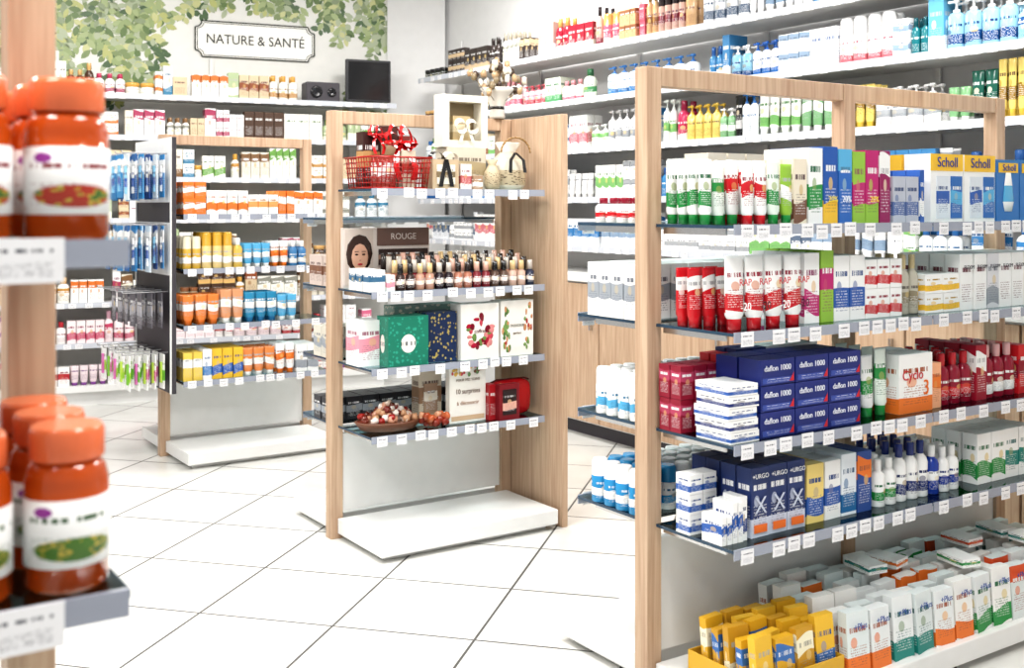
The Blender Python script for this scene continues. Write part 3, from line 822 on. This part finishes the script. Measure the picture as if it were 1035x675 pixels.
part(None,'wall_plinth',WHITE,[(-2.2,1.98,.0,.32,.09,.13),(-2.2,1.98,.04,.32,.0,.089)],BW)
RZ=[1.05,1.33,1.615,1.90,2.19]
wall_shelves(RW,'wall_shelving',.05,6.2,RZ,.34,RAILG,zlow=.93)
e=empty('base_cabinet',RW)
part(e,'carcass',WHITE,[(1.3,6.2,-.10,.34,.08,.86)],RW)
part(e,'worktop',WHITE,[(1.28,6.2,-.13,.34,.861,.90)],RW,.003)
part(e,'wood_doors',WOOD,[(1.31+i*.49,1.31+i*.49+.48,-.12,-.101,.09,.85) for i in range(10)],RW,.002)
part(e,'kick_plate',DGREY,[(1.3,6.2,-.06,.3,0,.079)],RW)
part(e,'door_handles',CHROME,[(1.31+i*.49+.42,1.31+i*.49+.432,-.14,-.121,.6,.75) for i in range(10)],RW)

def rand_specs(pal, kinds, total, hmax, wmin=.05, wmax=.09):
    out=[]; x=0
    while x<total:
        kind=R.choice(kinds); w=R.uniform(wmin,wmax); n=R.randint(1,4)
        base,acc,cap=R.choice(pal); h=hmax*R.uniform(.6,1)
        if kind in('jar',): h*=.5
        if kind=='tube': w*=.8
        d=w*.8 if kind!='box' else R.uniform(.04,.07)
        layers=1
        if kind=='box' and R.random()<.35: layers=2; h*=.5
        out.append((kind,w,d,h,hx(base),hx(acc),R.choice((.15,.3,.5,.8,3)),n,layers,hx(cap))); x+=n*(w+.004)
        if R.random()<.15: out.append(('gap',R.uniform(.01,.05),0,0,0,0,0,0))
    return out
ALL=('box','bottle','pump','tube','stick')
natpal=[('#eceae2','#b88a4a','#d0a050'),('#dcd6c8','#7a5a3a','#6a4a30'),('#ecebe6','#6a9a4a','#4a7a3a'),('#eeeeec','#d0702c','#d0702c'),('#cdbb9c','#8a4a2a','#8a5a3a'),('#eceaea','#a03a5a','#b03a5a'),('#e4e8e8','#3a7a9a','#3a7a9a'),('#4b3324','#d8b070','#c8a068'),('#eceae2','#8a8a80','#8a6a4a'),('#a8b890','#f0f0e0','#6a8a4a')]
def f(b):
    for z in BZ[1:]:
        fill(b,-2.15,.03,z+.0005,.13,rand_specs(natpal,('box','box','box','box','bottle','jar'),4.4,.21,.04,.09),xmax=2.02 if z<1.9 else 1.38)
P('herbal_products',BW,f)
lpal=[('#eee0e2','#c04a6a','#d8a8b8'),('#eeecea','#b22a35','#b22a35'),('#e8d8dc','#8a4a9a','#8a4a9a'),('#efefef','#d06a8a','#e898a8')]
def f(b):
    fill(b,-2.15,.03,.4005,.13,rand_specs(lpal,('box','bottle'),4.0,.2),xmax=1.94)
    fill(b,-2.15,.03,.1305,.13,rand_specs(lpal,('box','tube'),4.0,.18),xmax=1.94)
P('hygiene_products',BW,f)
e=empty('television_monitor',BW)
part(e,'screen_housing',BLACK,[(1.72,2.05,.10,.14,2.03,2.33)],BW,.004)
part(e,'screen',simple('dark_screen',(.012,.012,.014),.12),[(1.735,2.035,.097,.0995,2.045,2.315)],BW)
part(e,'stand',BLACK,[(1.8,1.96,.06,.2,2.0105,2.018),(1.86,1.9,.11,.13,2.018,2.03)],BW)
e=empty('audio_speaker',BW)
part(e,'cabinet',DGREY,[(1.42,1.66,.05,.2,2.0105,2.15)],BW,.006)
b=MB()
b.lathe(-.05,0,0,[(.04,0),(.042,.004),(.03,.005),(.01,.001)],[blk]*3,20); b.lathe(.06,0,0,[(.03,0),(.032,.004),(.02,.005),(.01,.001)],[blk]*3,20)
o=b.obj('driver_cones'); o.parent=e; o.matrix_local=Matrix.Translation((1.54,.048,2.08))@Matrix.Rotation(math.pi/2,4,'X')

darkpal=[('#20241f','#8a9a6a','#15181a'),('#2c332a','#c8c8b0','#202020'),('#3a2c24','#c8a070','#8a6a40')]
perf=[('#a82a38','#f0c0b0','#c8a860'),('#c8576a','#f0e0d0','#b88a50'),('#901c30','#d8d0c0','#c09050'),('#c9a47c','#8a5a3a','#8a6a40'),('#b89890','#eee','#a08050'),('#c9a89c','#7a2a3a','#2a2022')]
whp=[('#ecedee','#8aa0b8','#eee'),('#eeeeec','#c8707a','#e0e0e0'),('#e6eaec','#3a7ab0','#2f6aa8'),('#e8eae6','#7ab06a','#e0e6e0'),('#eeeeee','#a0a4a8','#c8c8c8'),('#dfe2e6','#5a6a80','#eee')]
blp=[('#3d7fb0','#eee','#2a5a98'),('#5fa6c8','#e8f4fa','#e0e4e8'),('#1a6f78','#e8f4f4','#0f4f58'),('#eceef0','#2a6ab0','#1f5aa8'),('#8ab8d0','#1f4a80','#eee')]
hair=[('#1e5a4c','#e8f0e8','#101816'),('#b8305a','#eee','#901c40'),('#dcc470','#8a6a20','#c8a840'),('#1f2a4a','#c8d0e8','#18203a'),('#7aa87a','#f4fff4','#e0e0e0'),('#1c1c1e','#c8c8c8','#1c1c1e')]
def f(b):
    z=2.1905
    fill(b,.08,.03,z,.14,rand_specs(darkpal,('jar','box'),.28,.2),xmax=.38)
    fill(b,.42,.03,z,.14,rand_specs([('#5a4034','#d8c0a0','#b89060'),('#e0d6c4','#8a6a4a','#b89868'),('#d8d8d4','#8a8a80','#a09888'),('#3a3230','#c8b090','#2a2220')],('box','bottle'),1.0,.2,.04,.07),xmax=1.45)
    fill(b,1.5,.03,z,.14,rand_specs(perf,('bottle','stick','box','bottle'),1.6,.24,.04,.08),xmax=2.9)
    fill(b,2.92,.03,z,.14,rand_specs(whp+blp,ALL,3.4,.24),xmax=6.1)
P('perfume_and_cosmetics',RW,f)
def f(b):
    z=1.9005
    fill(b,.08,.03,z,.14,rand_specs(darkpal+natpal,('jar','box'),1.0,.18),xmax=1.0)
    fill(b,1.05,.03,z,.14,rand_specs([('#d8a0a8','#a02a3a','#b0505a'),('#ece6e6','#c85a70','#c88a90'),('#d0d8c8','#4a8a5a','#3a6a4a')],('box','pump','bottle'),1.1,.2),xmax=2.1)
    fill(b,2.15,.03,z,.14,rand_specs(whp+hair[-1:],('pump','bottle','box'),.9,.22),xmax=2.95)
    fill(b,2.97,.03,z,.14,rand_specs(blp+whp[:2],('bottle','stick','pump','box'),3.4,.24,.04,.08),xmax=6.1)
P('body_lotions',RW,f)
def f(b):
    z=1.6155
    fill(b,.08,.03,z,.14,rand_specs(whp+natpal,('box','bottle'),1.6,.18),xmax=1.6)
    fill(b,1.65,.03,z,.14,rand_specs(whp,('box','box','pump'),1.0,.21),xmax=2.6)
    fill(b,2.63,.03,z,.14,rand_specs(whp+hair,('pump','bottle','tube'),3.7,.23,.04,.08),xmax=6.1)
P('face_care_products',RW,f)
def f(b):
    for z,pp in ((1.3305,whp+hair[:1]+blp[:1]),(1.0505,whp)):
        fill(b,.08,.03,z,.14,rand_specs(pp,('box','box','bottle','tube'),6.4,.2),xmax=6.1)
P('face_cream_boxes',RW,f)

# ------------------------------------------------------------ lights
def area(x,y,w,h,e_,name='ceiling_light'):
    L=bpy.data.lights.new(name,'AREA'); L.shape='RECTANGLE'; L.size=w; L.size_y=h; L.energy=e_; L.color=(1,.98,.955)
    o=bpy.data.objects.new(name,L); C.objects.link(o); o.location=(x,y,3.06)
for x,y in ((-2.2,5.6),(-.2,6.2),(1.4,3.6),(-.6,3.4),(-2.6,3.0),(.6,1.0),(-1.2,.6)):
    area(x,y,.7,.7,52)
w=bpy.data.worlds.new('World'); bpy.context.scene.world=w; w.use_nodes=True
w.node_tree.nodes['Background'].inputs[0].default_value=(1,.985,.965,1); w.node_tree.nodes['Background'].inputs[1].default_value=.62

cam=bpy.data.cameras.new('camera'); co=bpy.data.objects.new('camera',cam); C.objects.link(co)
co.location=(0,0,1.2825); co.rotation_euler=(math.pi/2,0,0)
cam.lens=1120/1035*36; cam.sensor_width=36; cam.shift_y=-.1251; cam.clip_start=.05
cam.dof.use_dof=True; cam.dof.focus_distance=3.7; cam.dof.aperture_fstop=5.6
bpy.context.scene.camera=co
vs=bpy.context.scene.view_settings; vs.view_transform='Standard'; vs.exposure=0.0
try: vs.look='Medium High Contrast'
except Exception as ex: print(ex)
